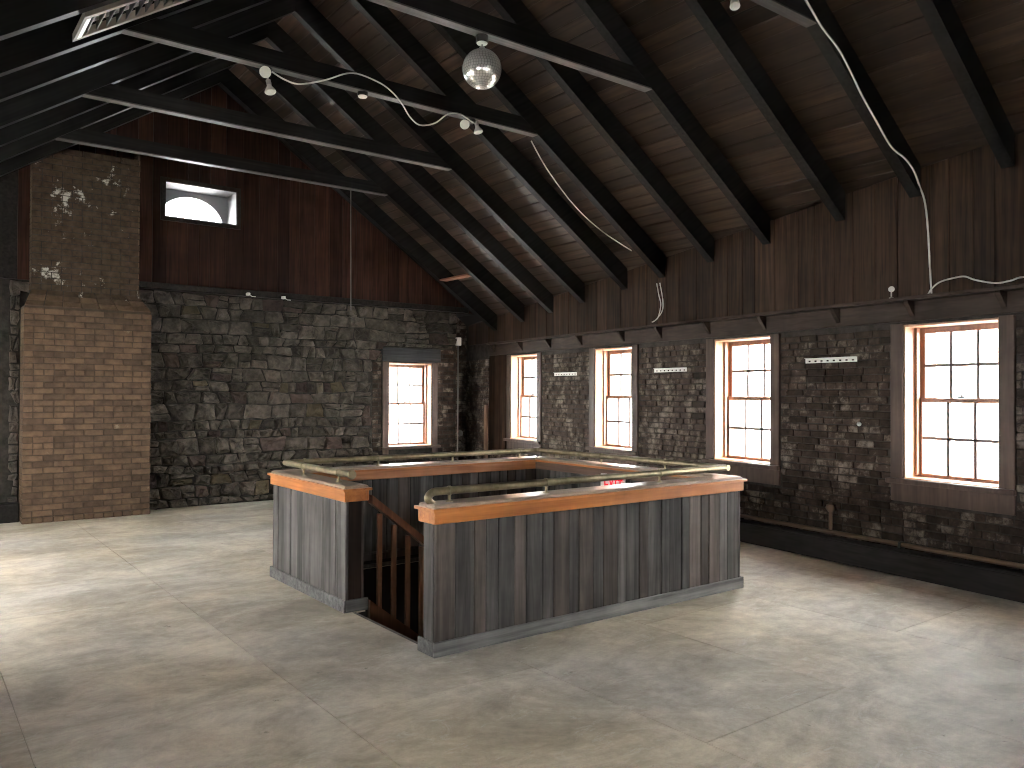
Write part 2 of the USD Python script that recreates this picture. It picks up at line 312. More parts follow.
# roof height on the wall plane X=0: u = Y sin
ztop = lambda Y: ZRI - SL * (Y * ST - U0) + DEP
shell = Polygon([(-3.4, -.3), (13.2, -.3), (13.2, float(ztop(13.2)) + .02), (-3.4, float(ztop(-3.4)) + .02)])
for y in WY: shell = shell.difference(sbox(y - WA, WZS, y + WA, WZT))
obj('mortar', prism(shell, -.40, -.004, fr_wall), 'mortar_dark', wall_right)
def cut_intervals(a, b, holes):
    segs = [(a, b)]
    for h0, h1 in holes:
        segs = [s for x0, x1 in segs for s in ((x0, min(x1, h0)), (max(x0, h1), x1)) if s[1] - s[0] > 1e-6]
    return segs
bricks = []
BH, BL, J = .0665, .204, .010
rows = int(2.19 / BH)
for r in range(rows):
    z0 = .012 + r * BH; y = -3.2 + (.5 * BL if r % 2 else 0) + R.uniform(-.02, .02)
    while y < 12.95:
        L = BL * (R.uniform(.93, 1.07) if r % 6 else .55)
        holes = [(w - .53, w + .53) for w in WY if z0 + BH > .63 and z0 < 2.2]
        if z0 > .62: holes.append((11.43, 12.0))
        for a, b in cut_intervals(y, y + L - J, holes):
            if b - a > .035:
                e = lambda s=.004: R.uniform(-s, s)
                P = [(a + e(), z0 + e()), (b + e(), z0 + e()), (b + e(), z0 + BH - J + e()), (a + e(), z0 + BH - J + e())]
                bricks.append((P, .008 + R.uniform(0, .006) + (.006 if R.random() < .06 else 0)))
        y += L
def prominence(q):
    c = np.array(q[0]).mean(0); u, v = w2r(0, c[0]); d = np.array([u, v, c[1]]) - CAM; z = d @ fw
    if z < .5: return -1
    px, py = 512 + FPX * (d @ rt) / z, 384 - FPX * (d @ up) / z
    A = Polygon(q[0]).area
    return A / z ** 3 * abs(d @ np.array([CT, -ST, 0])) if -10 < px < 1034 else -1
bricks.sort(key=prominence, reverse=True)
for P, d in bricks[:298]: obj('brick', piece(P, fr_wall, d, .004), 'brick', wall_right)
stuff(obj('brick', [piece(P, fr_wall, d, .004) for P, d in bricks[298:]], 'brick', wall_right))
# boards of the knee wall above the shelf
y = -3.3
while y < 12.75:
    w = R.choice([.17, .2, .23, .27, .30, .22]); b = min(y + w, 12.8)
    o = R.uniform(0, .006)
    P = [(y + .002, 2.40), (b - .002, 2.40), (b - .002, float(ztop(b)) - .005), (y + .002, float(ztop(y)) - .005)]
    obj('plank', piece(P, fr_wall, .020 + o, .004), 'plank_knee', wall_right)
    y = b
obj('header_board', box(-.028, .0, -3.3, 12.0, 2.19, 2.362, .004), 'trim_brown', wall_right)

# shelf ledge with its brackets
FEET = [3.486, 4.250, 4.993, 5.885, 6.691, 7.510, 8.235, 9.180, 9.985, 10.80, 11.69]
RV = [FEET[0] - .81 * k for k in range(8, 0, -1)] + FEET
ledge = group('wall_shelf', **WALL_R); tag(ledge, 'narrow brown shelf on triangular brackets running along the brick wall above the windows', 'shelf')
obj('shelf_board', box(-.145, -.029, -3.3, 11.93, 2.363, 2.392, .004), 'trim_brown', ledge)
for v in RV:
    Yb = v / CT + .03
    if -3.0 < Yb < 11.9:
        obj('bracket', prism([(-.029, 2.225), (-.029, 2.362), (-.125, 2.362), (-.125, 2.345)], Yb - .02, Yb + .02, lambda a, b, d: (a, d, b)), 'trim_brown', ledge)
# baseboard and heating pipe
bb = group('baseboard_right', **WALL_R); tag(bb, 'black baseboard box along the foot of the brick wall', 'baseboard', kind='structure')
obj('front_board', box(-.13, -.025, -3.2, 12.9, 0, .20, .006), 'black_wood', bb)
obj('cap_board', box(-.15, -.025, -3.2, 12.9, .201, .222, .005), 'black_wood', bb)
pp = group('pipe', **WALL_R); tag(pp, 'thin brown pipe along the foot of the brick wall with a capped upright stub', 'pipe')
obj('run', tube([(-.07, -3.0, .262), (-.07, 12.6, .262)], .020, 10), 'rust_pipe', pp, 40)
obj('stub', tube([(-.07, 5.12, .284), (-.07, 5.12, .47)], .017, 10), 'rust_pipe', pp, 40)
obj('cap', lathe([(.02, -.02), (.04, 0), (.045, .02), (.035, .05), (.0, .06)], 14, (-.07, 5.12, .47)), 'rust_pipe', pp, 40)
for yy in (0, 2.2, 4.4, 6.6, 8.8, 11.0): obj('clip', box(-.095, -.022, yy - .012, yy + .012, .224, .284, .003), 'dark_metal', pp)

# ------------------------------------------------------------------ windows
def window(name, loc, rotz, label, zs, zt, a, full=True, apron=True, lintel=False, cas=.112, depth=.40):
    """sash window; local x along the wall, y out of the room, z up"""
    w = group(name, None, loc, rotz); tag(w, label, 'window', kind='structure')
    jd = .285
    for s in (-1, 1):
        obj('jamb', box(s * (a - .02), s * a, -.012, jd, zs, zt, .002), 'pine', w)
        obj('casing', box(s * (a - .006), s * (a + cas), -.030, -.001, zs - (.0 if apron else .12), zt + .01, .004), 'casing', w)
        obj('parting_stop', box(s * (a - .045), s * (a - .021), .115, .150, zs + .03, zt - .022, .002), 'sash', w)
    obj('head', box(-a + .021, a - .021, -.012, jd, zt - .02, zt, .002), 'pine', w)
    obj('stool', box(-a - .135, a + .135, -.075, -.031, zs - .045, zs, .006), 'casing', w)
    obj('sill', box(-a + .021, a - .021, -.03, jd, zs - .003, zs + .010, .003), 'pine', w)
    if apron: obj('apron', box(-a - cas, a + cas, -.026, -.002, zs - .20, zs - .046, .004), 'casing', w)
    if lintel: obj('lintel', box(-a - cas - .03, a + cas + .03, -.07, -.001, zt + .02, zt + .235, .006), 'lintel', w)
    mid = (zs + zt) / 2 + .012; ai = a - .022
    for k, (z0, z1, n0) in enumerate([(mid - .02, zt - .021, .195), (zs + .012, mid + .02, .152)]):
        sh = group('sash', w); n1 = n0 + .038; st = .046
        obj('stile', box(-ai, -ai + st, n0, n1, z0, z1, .003), 'sash', sh); obj('stile', box(ai - st, ai, n0, n1, z0, z1, .003), 'sash', sh)
        rb, rtp = (.04, .05) if k == 0 else (.030, .04)
        obj('rail', box(-ai + st, ai - st, n0, n1, z0, z0 + rb, .003), 'sash', sh); obj('rail', box(-ai + st, ai - st, n0, n1, z1 - rtp, z1, .003), 'sash', sh)
        gx0, gx1, gz0, gz1 = -ai + st, ai - st, z0 + rb, z1 - rtp; xs = np.linspace(gx0, gx1, 4); zz = np.linspace(gz0, gz1, 3); h = .0120
        if full:
            for x in xs[1:3]: obj('muntin', box(x - h, x + h, n0 + .004, n1 - .004, gz0, gz1, .002), 'muntin', sh)
            for i in range(3): obj('muntin', box(xs[i] + (h if i else 0), xs[i + 1] - (h if i < 2 else 0), n0 + .004, n1 - .004, zz[1] - h, zz[1] + h, .002), 'muntin', sh)
            for i in range(3):
                for j in range(2): obj('pane', box(xs[i] + (h if i else 0), xs[i + 1] - (h if i < 2 else 0), n0 + .017, n0 + .021, zz[j] + (h if j else 0), zz[j + 1] - (h if j < 1 else 0)), 'glass', sh)
        else:
            obj('muntin', [box(x - h, x + h, n0 + .004, n1 - .004, gz0, gz1) for x in xs[1:3]] + [box(xs[0], xs[3], n0 + .006, n1 - .006, zz[1] - h, zz[1] + h)], 'muntin', sh)
            obj('pane', box(xs[0], xs[3], n0 + .017, n0 + .021, gz0, gz1), 'glass', sh)
    if full: obj('sash_lock', [box(-.03, .03, .148, .194, mid + .021, mid + .033, .003), box(-.008, .008, .150, .180, mid + .033, mid + .048, .003)], 'dark_metal', w)
    # outer brick reveal
    rv = [box(-a - .001, -a + .02, jd, depth + .03, zs, zt), box(a - .02, a + .001, jd, depth + .03, zs, zt), box(-a + .02, a - .02, jd, depth + .03, zt - .02, zt), box(-a + .02, a - .02, jd, depth + .06, zs - .03, zs + .01)]
    obj('outer_reveal', rv, 'outer_wall', w)
    return w
PHI_R = math.atan2(-CT, -ST)
wl = ['nearest sash window in the brick side wall, largest in view at the right', 'sash window in the brick side wall behind the near corner of the stair enclosure', 'sash window in the brick side wall, third one from the right', 'farthest sash window in the brick side wall, beside the brown board panel']
for i, y in enumerate(WY):
    u, v = w2r(0, y); window(f'window_{i + 1}', (u, v, 0), PHI_R, wl[i], WZS, WZT, WA)
GU, GZS, GZT, GA = .172, .70, 2.035, .405
window('window_5', (GU, VG, 0), 0, 'sash window under a grey timber lintel in the stone end wall', GZS, GZT, GA, lintel=True, cas=.10, apron=False, depth=.60)

# ------------------------------------------------------------------ gable wall
UE, UC = 1.05, -5.35
wall_back = group('wall_back'); tag(wall_back, 'rough stone end wall with reddish vertical boards in the gable above', 'wall', kind='structure')
ZS_T = 2.90
core = sbox(UL, -.3, UE, ZS_T).difference(sbox(GU - GA, GZS, GU + GA, GZT))
obj('mortar', prism(core, -.60, -.004, fr_gable(VG)), 'mortar_stone', wall_back)
AW = (-3.595, -2.63, 3.895, 4.375)                       # attic window opening u0 u1 z0 z1
def under_roof(e): return Polygon([(-9, -.3), (3.4, -.3), (3.4, float(zr(3.4)) + DEP + e), (U0, ZRI + DEP + e), (-9, float(zr(-9)) + DEP + e)])
gab = sbox(UL, ZS_T, 2.0, 7).intersection(under_roof(.02)).difference(sbox(AW[0], AW[2], AW[1], AW[3]))
obj('sheathing', prism(gab, -.60, -.062, fr_gable(VG)), 'dark', wall_back)
u = -5.9; Rg = random.Random(3)
while u < 1.9:
    w = Rg.choice([.15, .18, .21, .24, .27]); b = u + w
    P = Polygon([(u + .002, ZS_T + .01), (b - .002, ZS_T + .01), (b - .002, 6.2), (u + .002, 6.2)]).intersection(under_roof(-.01))
    P = P.difference(sbox(AW[0], AW[2], AW[1], AW[3]))
    for q in getattr(P, 'geoms', [P]):
        if q.area > .002:
            qq = q.simplify(.001); gm = 'black_wood' if b < -5.1 else 'plank_gable'; obj('plank', prism(qq, -.060, -.035 + Rg.uniform(0, .006), fr_gable(VG)) if len(qq.exterior.coords) > 7 else piece(list(qq.exterior.coords)[:-1], fr_gable(VG), -.035 + Rg.uniform(0, .006), .004, -.060), gm, wall_back)
    u = b
obj('sill_beam', box(-3.96, 1.3, VG - .02, VG + .055, ZS_T + .012, ZS_T + .10, .008), 'black_wood', wall_back)
# stones: cells of a jittered coursing, each one a rough cushion
Rs = np.random.default_rng(11)
zs_ = [-.02]
while zs_[-1] < ZS_T + .02: zs_.append(zs_[-1] + Rs.uniform(.115, .22))
def course(k, u):                                        # wavering bed joint k at u
    p = np.array([[u * 1.3, k * 7.7, .5]]); q = np.array([[u * 4.1, k * 3.1, 2.5]])
    return zs_[k] + (float(meshkit.noise(p, 3)[0]) - .5) * .085 + (float(meshkit.noise(q, 5)[0]) - .5) * .05
cells = []
for k in range(len(zs_) - 1):
    h = zs_[k + 1] - zs_[k]; u = UC - .3 + Rs.uniform(0, .2); t0 = 0.
    while u < UE + .1:
        w = h * Rs.uniform(.75, 1.9); t1 = Rs.normal(0, .022); a, b = u, u + w
        A_, B_, C_, D_ = (a - t0, course(k, a)), (b - t1, course(k, b)), (b + t1, course(k + 1, b)), (a + t0, course(k + 1, a))
        if h > .15 and Rs.random() < .28 and w > .13:
            m = Rs.uniform(.38, .62); P_, Q_ = [tuple(np.array(x) * (1 - m) + np.array(y) * m + (0, Rs.normal(0, .012))) for x, y in ((A_, D_), (B_, C_))]
            cells += [[A_, B_, Q_, P_], [P_, Q_, C_, D_]]
        else: cells.append([A_, B_, C_, D_])
        u = b; t0 = t1
wallpoly = sbox(UC, .0, UE - .01, ZS_T).difference(sbox(-5.24, -1, -3.845, 2.75))
hole = unary_union([sbox(GU - GA - .12, GZS - .14, GU + GA + .12, GZT + .25), sbox(GU - GA - .30, .62, GU - GA, GZT + .02), sbox(GU + GA, .0, UE, 2.3)])
stones = []
for cell in cells:
    q = Polygon(cell).buffer(0).intersection(wallpoly).difference(hole)
    if q.is_empty: continue
    q = max(getattr(q, 'geoms', [q]), key=lambda g: g.area)
    q = q.buffer(-.005 - .004 * Rs.random())
    q = max(getattr(q, 'geoms', [q]), key=lambda g: g.area) if not q.is_empty else q
    if q.is_empty or q.area < .003: continue
    k = min(.016, .1 * math.sqrt(q.area)); q = q.buffer(-k).buffer(k, quad_segs=2).simplify(.004)
    if q.is_empty or not hasattr(q, 'exterior'): continue
    c = np.array(q.exterior.coords)[:-1]
    stones.append((q.area, c, q.centroid.x, q.centroid.y))
stones.sort(key=lambda s: -s[0] if -4.0 < s[2] or s[2] < -5.15 else 10)
def stone_mesh(c, zc):
    P = []                                                 # resample the outline and roughen it
    for a, b in zip(c, np.roll(c, -1, 0)):
        n = max(1, int(round(np.linalg.norm(b - a) / .09)))
        P += [a + (b - a) * t / n for t in range(n)]
    P = np.array(P); P += Rs.normal(0, .0055, P.shape); ctr = P.mean(0); n = len(P)
    proud = Rs.uniform(.015, .06) * (1.5 if zc < .9 else 1.)
    tilt = Rs.normal(0, .18, 2) * (1.4 if zc < .9 else .8)
    rings = [(1.0, -.03), (.99, proud * .45), (.86, proud * .9), (.45, proud * 1.05)]
    V = []
    for s, d in rings:
        q = ctr + (P - ctr) * s; dd = d + (q - ctr) @ tilt * (d > 0) + (Rs.normal(0, .011, n) if d > 0 else 0)
        V.append(np.c_[q, np.maximum(dd, .002) if d > 0 else dd])
    V.append(np.array([[*ctr, proud * 1.05 + Rs.normal(0, .01)]])); V = np.vstack(V); F = []
    for r in range(3):
        for i in range(n):
            j = (i + 1) % n; F += [(r * n + i, r * n + j, (r + 1) * n + j), (r * n + i, (r + 1) * n + j, (r + 1) * n + i)]
    F += [(3 * n + i, 3 * n + (i + 1) % n, 4 * n) for i in range(n)]
    if not Polygon(P).exterior.is_ccw: F = [f[::-1] for f in F]
    t = T(np.stack(fr_gable(VG)(V[:, 0], V[:, 1], V[:, 2]), 1), F)
    return t
rest = []
for k, (A, c, cu, cz) in enumerate(stones):
    m = stone_mesh(c, cz); x = Rs.random()
    mm = 'stone_tan' if x < .05 else 'stone_red' if x < .11 else 'stone'
    if k < 299: obj('stone', m, mm, wall_back, 35)
    else: rest.append(m)
if rest: stuff(obj('stone', rest, 'stone', wall_back, 35))
# brick dressings beside the window, and the dark brick corner recess
Rb = random.Random(5)
for a0, a1, zlo, zhi in ((GU - GA - .27, GU - GA - .115, .64, GZT), (GU + GA + .115, UE, .02, 2.29)):
    zz = zlo; r = 0
    while zz < zhi - .05:
        x = a0 if r % 2 else a0 - .1
        while x < a1:
            p, q = max(x, a0), min(x + .2, a1); x += .21
            if q - p > .04: obj('brick', piece([(p, zz), (q, zz), (q, zz + .06), (p, zz + .06)], fr_gable(VG), Rb.uniform(-.004, .008), .004, -.02), 'brick', wall_back)
        zz += .0705; r += 1
end = [piece([(a, zz), (a + .2, zz), (a + .2, zz + .06), (a, zz + .06)], lambda p, q, d: (UE - .01 + d, p, q), .004, .004, -.02) for r, zz in enumerate(np.arange(.02, 2.85, .0705)) for a in np.arange(VG + .01 + (.1 if r % 2 else 0), VG + .5, .21)]
stuff(obj('brick', end, 'brick', wall_back))
obj('recess_wall', [box(UE - .05, 2.1, 12.82, 13.0, -.3, ZS_T)], 'mortar_dark', wall_back)
rec = [piece([(a, zz), (a + .2, zz), (a + .2, zz + .06), (a, zz + .06)], fr_gable(12.82), .012, .004) for r, zz in enumerate(np.arange(.02, 2.85, .0705)) for a in np.arange(UE - (.1 if r % 2 else 0), 1.62, .21)]
stuff(obj('brick', rec, 'brick', wall_back))

# attic window: square-edged opening, arched light in the outer skin
aw = group('window_6', None, ((AW[0] + AW[1]) / 2, VG, AW[2])); tag(aw, 'small glowing attic window with an arched light behind a square opening in the gable boards', 'window', kind='structure')
hw, hh = (AW[1] - AW[0]) / 2, AW[3] - AW[2]
loc = lambda a, b, d: (a, -d, b)
obj('frame', prism(sbox(-hw - .05, -.05, hw + .05, hh + .05).difference(sbox(-hw + .012, .012, hw - .012, hh - .012)), -.034, -.008, loc), 'black_wood', aw)
rv = sbox(-hw, 0, hw, hh).difference(sbox(-hw + .012, .012, hw - .012, hh - .012))
obj('reveal', prism(rv, -.45, -.034, loc), 'outer_white', aw)
ang = np.linspace(0, math.pi, 25); arch = Polygon([(-.03 + .44 * math.cos(t), .014 + .38 * math.sin(t)) for t in ang])
obj('spandrel', prism(sbox(-hw + .012, .012, hw - .012, hh - .012).difference(arch), -.45, -.40, loc), 'outer_white', aw)
obj('pane', prism(arch, -.432, -.428, loc), 'glass', aw)
obj('catch', box(-.03, .03, .385, .399, .012, .04, .004), 'dark_metal', aw)

# ------------------------------------------------------------------ chimney
CV = 11.80
chim = group('chimney'); tag(chim, 'wide brown brick chimney breast with sloped shoulders and a narrower stack above', 'chimney')
fc = fr_gable(CV); Rc = random.Random(9)
U1, U2, UU1, UU2, ZL, ZU = -5.24, -3.84, -5.16, -3.97, 2.56, 2.765
VU = CV + .10
obj('core', [box(U1 + .006, U2 - .006, CV + .006, VG - .016, 0, ZL)], 'mortar_brown', chim)
obj('core', [box(UU1 + .006, UU2 - .006, VU + .006, VG - .06, ZL, float(zr(UU1)) + .2)], 'mortar_dark', chim)
cb = []
z = .0; r = 0
while z < ZL - .03:
    h = min(.0725, ZL - z); x = U1 - (.108 if r % 2 else 0)
    while x < U2 - .01:
        L = .215 if r % 6 else .108; p, q = max(x, U1), min(x + L - .010, U2)
        e = lambda s=.003: Rc.uniform(-s, s)
        if q - p > .03: cb.append((piece([(p + e(), z + .004), (q + e(), z + .004), (q + e(), z + h - .006 + e()), (p + e(), z + h - .006 + e())], fc, .003 + Rc.uniform(0, .004) + (.03 if r == 0 else 0), .004, -.02), 'chimney'))
        x += L
    z += .0725; r += 1
low = len(cb)
fs = lambda a, b, d: (a, CV + .11 * b / (ZU - ZL) - d * .88, ZL + b + d * .47)     # the sloped shoulder
for k in range(3):
    b0, b1 = .005 + k * .07, .068 + k * .07; ins = lambda b: .08 * b / .205
    for j in range(7):
        t0, t1 = j / 7, (j + 1) / 7
        at = lambda t, b: (U1 + ins(b)) + t * ((U2 - .13 * b / .205) - (U1 + ins(b)))
        cb.append((piece([(at(t0, b0) + .004, b0), (at(t1, b0) - .004, b0), (at(t1, b1) - .004, b1), (at(t0, b1) + .004, b1)], fs, .004, .004, -.03), 'chimney'))
z = ZU; r = 0; fu = fr_gable(VU)
while z < float(zr(UU1)) + DEP - .06:
    x = UU1 - (.108 if r % 2 else 0)
    while x < UU2 - .01:
        L = .215 if r % 6 else .108; p, q = max(x, UU1), min(x + L - .010, UU2)
        if q - p > .03: cb.append((piece([(p, z + .004), (q, z + .004), (q, z + .0665), (p, z + .0665)], fu, .004 + Rc.uniform(0, .007), .004, -.02), 'chimney_upper'))
        x += L
    z += .0725; r += 1
for m, k in cb[:296]: obj('brick', m, k, chim)
stuff(obj('brick', [m for m, k in cb[296:]], 'chimney_upper', chim))
side = []
for fx, v0, zlo, zhi in ((lambda p, q, d: (U2 - .008 + d, p, q), CV, 0, ZL), (lambda p, q, d: (U1 + .008 - d, p, q), CV, 0, ZL), (lambda p, q, d: (UU2 - .008 + d, p, q), VU, ZU, 4.75), (lambda p, q, d: (UU1 + .008 - d, p, q), VU, ZU, 4.3)):
    for r, zz in enumerate(np.arange(zlo, zhi - .07, .0725)):
        for a, b in (((v0 + .002, v0 + .1), (v0 + .11, VG - .09)) if r % 2 else ((v0 + .002, v0 + .2), (v0 + .21, VG - .09))):
            side.append(piece([(a, zz + .004), (b, zz + .004), (b, zz + .0665), (a, zz + .0665)], fx, .006, .004, -.02))
stuff(obj('side_brick', side, 'chimney', chim))
# low plinth left of the chimney
tr = group('trim_1'); tag(tr, 'low black timber plinth on the floor left of the chimney', 'plinth', kind='structure')
obj('board', box(-7.6, U1 - .005, 12.0, VG - .02, 0, .205, .005), 'black_wood', tr); obj('cap', box(-7.6, U1 - .005, 11.975, VG - .02, .206, .226, .004), 'black_wood', tr)

# ------------------------------------------------------------------ left wall and the wall behind the camera (out of the picture; their windows light the room)
wall_left = group('wall_left'); tag(wall_left, 'brick side wall opposite the long window wall', 'wall', kind='structure')
LV = [10.5, 9.0, 7.5, 2.2]
LA, LZS, LZT = .50, .75, 2.30
sh = Polygon([(VB - .4, -.3), (12.9, -.3), (12.9, float(zr(UL)) + DEP + .02), (VB - .4, float(zr(UL)) + DEP + .02)])
for v in LV: sh = sh.difference(sbox(v - LA, LZS, v + LA, LZT))
obj('masonry', prism(sh, UL - .40, UL, lambda a, b, d: (d, a, b)), 'mortar_brown', wall_left)
wall_front = group('wall_front'); tag(wall_front, 'brick end wall behind the camera with two windows', 'wall', kind='structure')
FU = [-5.6, -2.9]
sh = Polygon([(UL, -.3), (-.5, -.3), (-.3, float(zr(-.3)) + DEP), (U0, ZRI + DEP), (UL, float(zr(UL)) + DEP)])
for u in FU: sh = sh.difference(sbox(u - WA, WZS, u + WA, WZT))
obj('masonry', prism(sh, VB - .40, VB, lambda a, b, d: (a, d, b)), 'mortar_brown', wall_front)
k = 7
for v in LV: window(f'window_{k}', (UL, v, 0), math.pi / 2, 'sash window in the left side wall, out of the picture', LZS, LZT, LA, full=False); k += 1
for u in FU: window(f'window_{k}', (u, VB, 0), math.pi, 'sash window in the wall behind the camera', WZS, WZT, WA, full=False); k += 1

# ------------------------------------------------------------------ ceiling: planks on the rafters
ceiling = group('ceiling'); tag(ceiling, 'steep boarded roof lining of dark brown planks', 'ceiling', kind='structure')
Rp = random.Random(21)
DU = .1235
for side in (1, -1):
    i = 0
    while True:
        d0, d1 = i * DU, (i + 1) * DU - .009; i += 1
        if side > 0:
            ua, ub = U0 + d0, U0 + d1; v0 = max(VB, (ua - .06) / TT)
            if v0 > 12: break
        else:
            ub, ua = U0 - d0, U0 - d1; v0 = VB
            if ua < UL - .05: break
        cuts = [v0] + sorted(RV[Rp.randrange(len(RV))] for _ in range(1 if side > 0 else 1)) + [VG - .05]
        for a, b in zip(cuts[:-1], cuts[1:]):
            if b - a < .25: continue
            off = Rp.uniform(0, .006)
            f = lambda p, q, d: (p, q, zr(p) + DEP - d)
            obj('plank', piece([(ua, a + .002), (ub, a + .002), (ub, b - .002), (ua, b - .002)], f, off, .005, -.02), 'plank_roof', ceiling)
dk = []
for (sa, sb) in (((VB - .4) * TT + .42, 12.9 * TT + .42), (UL - .42, UL - .42)):
    v = [(U0, VB - .4, ZRI + DEP + .02), (U0, 12.9, ZRI + DEP + .02), (sb, 12.9, float(zr(sb)) + DEP + .02), (sa, VB - .4, float(zr(sa)) + DEP + .02)]
    dk.append(T(v + [(x, y, z + .06) for x, y, z in v], [(0, 1, 2), (0, 2, 3), (4, 6, 5), (4, 7, 6), (0, 4, 5), (0, 5, 1), (2, 6, 7), (2, 7, 3), (1, 5, 6), (1, 6, 2), (0, 3, 7), (0, 7, 4)]))
obj('roof_deck', dk, 'dark', ceiling)
# rafters
nth = ['nearest', 'second', 'third', 'fourth', 'fifth', 'sixth', 'seventh', 'eighth', 'ninth', 'tenth', 'eleventh', 'twelfth', 'thirteenth', 'fourteenth', 'fifteenth', 'sixteenth', 'seventeenth', 'eighteenth', 'nineteenth', 'twentieth']
RW = .046
for sd in (1, -1):
    for i, v in enumerate(RV):
        ue = (v - RW) * TT - .035 if sd > 0 else UL + .01
        P = [(U0, ZRI), (ue, float(zr(ue))), (ue, float(zr(ue)) + DEP - .008), (U0, ZRI + DEP - .008)]
        n = len(RV) - 1 - i
        o = obj('rafter', prism(P, v - RW, v + RW, lambda a, b, d: (a, d, b)), 'rafter')
        w = 'one nearest the gable boards' if n == 0 else f'{nth[n]} counted from the gable boards'
        tag(o, f'blackened rafter of the {"right" if sd > 0 else "left"} roof slope, {w}', 'rafter', 'exposed rafters of the ' + ('right' if sd > 0 else 'left') + ' slope')
# collar beams on every second pair
TIES = {9: 4.25, 11: 5.885, 13: 7.51, 15: 9.18, 17: 10.80}
tl = {17: 'collar beam nearest the gable boards, in front of the attic window', 15: 'plain collar beam, second from the gable boards', 13: 'collar beam carrying the floodlight pairs and a looping white cable', 11: 'collar beam from which the mirror ball hangs', 9: 'collar beam nearest the camera, its end at the top right'}
for k, v in TIES.items():
    zb, zt_ = 4.29, 4.44; h0, h1 = (ZRI - zb) / SL - .004, (ZRI - zt_) / SL - .004
    o = group('collar_beam'); hm = (ZRI - zb - .012) / SL - .004; fb = lambda a, b, d: (a, d, b)
    obj('beam', prism([(U0 - hm, zb + .012), (U0 + hm, zb + .012), (U0 + h1, zt_), (U0 - h1, zt_)], v - RW, v + RW, fb), 'tie', o)
    obj('soffit_board', prism([(U0 - h0, zb), (U0 + h0, zb), (U0 + hm, zb + .0115), (U0 - hm, zb + .0115)], v - RW, v + RW, fb), 'lit_soffit', o)  # added strip, its pale colour stands for light bounced onto the beam underside
    tag(o, 'blackened timber ' + tl[k], 'beam')
for v in (2.676, 1.056, -.564, -2.184):
    o = obj('collar_beam', prism([(U0 - 2.017, 4.29), (U0 + 2.017, 4.29), (U0 + 1.794, 4.44), (U0 - 1.794, 4.44)], v - RW, v + RW, lambda a, b, d: (a, d, b)), 'tie')
    tag(o, 'blackened timber collar beam overhead behind the picture edge', 'beam', 'collar beams above the camera')
o = obj('blocking_board', box(.36, .50, FEET[9] + RW + .01, FEET[10] - RW - .01, 3.32, 3.345, .003), 'red_board'); tag(o, 'short reddish board wedged between the last two rafters near the end wall', 'board')

# ------------------------------------------------------------------ floor
A0u, A0v, B1u, B1v = -3.893, 4.889, -.980, 7.510        # footprint of the stair enclosure (outer face of its baseboards)
TW = .15
HU0, HU1, HV0, HV1 = A0u + .02 + TW, B1u - .02 - TW, A0v + .02 + TW, B1v - .02 - TW
hole_p = unary_union([sbox(HU0, HV0, HU1, HV1), sbox(-3.83, HV0, HU0 + .01, A0v + 1.20)])
flo = group('floor'); tag(flo, 'worn grey sheet floor of large panels with scuffs and visible seams', 'floor', kind='structure')
ff = lambda a, b, d: (a, b, d)
room = Polygon([(UL, VB), (VB * TT, VB), (13.0 * TT, 13.0), (UL, 13.0)])
obj('slab', prism(room.difference(hole_p), -.30, -.012, ff), 'dark', flo)
cols = [-8.36 + 1.213 * i for i in range(10)]; cols = [-9.57, -8.36, -7.14, -5.93, -4.72, -3.52, -2.38, -1.17, .04, 1.25, 2.46]
offs = [0, 1.1, .3, 4.87, 4.43, 3.2, 4.65, 3.55, 4.4, 3.0]
Rf = random.Random(2)
for i in range(len(cols) - 1):
    y = offs[i] - 2.44 * 4
    while y < 13.2:
        q = sbox(cols[i] + .002, y + .002, cols[i + 1] - .002, y + 2.44 - .002).intersection(room).difference(hole_p.buffer(.001)); y += 2.44
        for g in getattr(q, 'geoms', [q]):
            if not g.is_empty and g.area > .01:
                t = Rf.uniform(-.0008, 0)
                obj('floor_panel', prism(g.simplify(.0005), -.0115, t, ff), 'floor', flo)
obj('edge_trim', box(-3.84, -3.80, HV0 + .002, A0v + 1.195, -.28, -.001, .004), 'board', flo)
lower = obj('wall_lower', [box(-6.2, 1.2, 3.0, 9.6, -3.1, -3.0), box(-6.3, -6.2, 3.0, 9.6, -3.0, -.3), box(1.2, 1.3, 3.0, 9.6, -3.0, -.3), box(-6.2, 1.2, 2.9, 3.0, -3.0, -.3), box(-6.2, 1.2, 9.6, 9.7, -3.0, -.3)], 'dark'); tag(lower, 'dark lower storey walls at the bottom of the stairwell', 'wall', kind='structure')

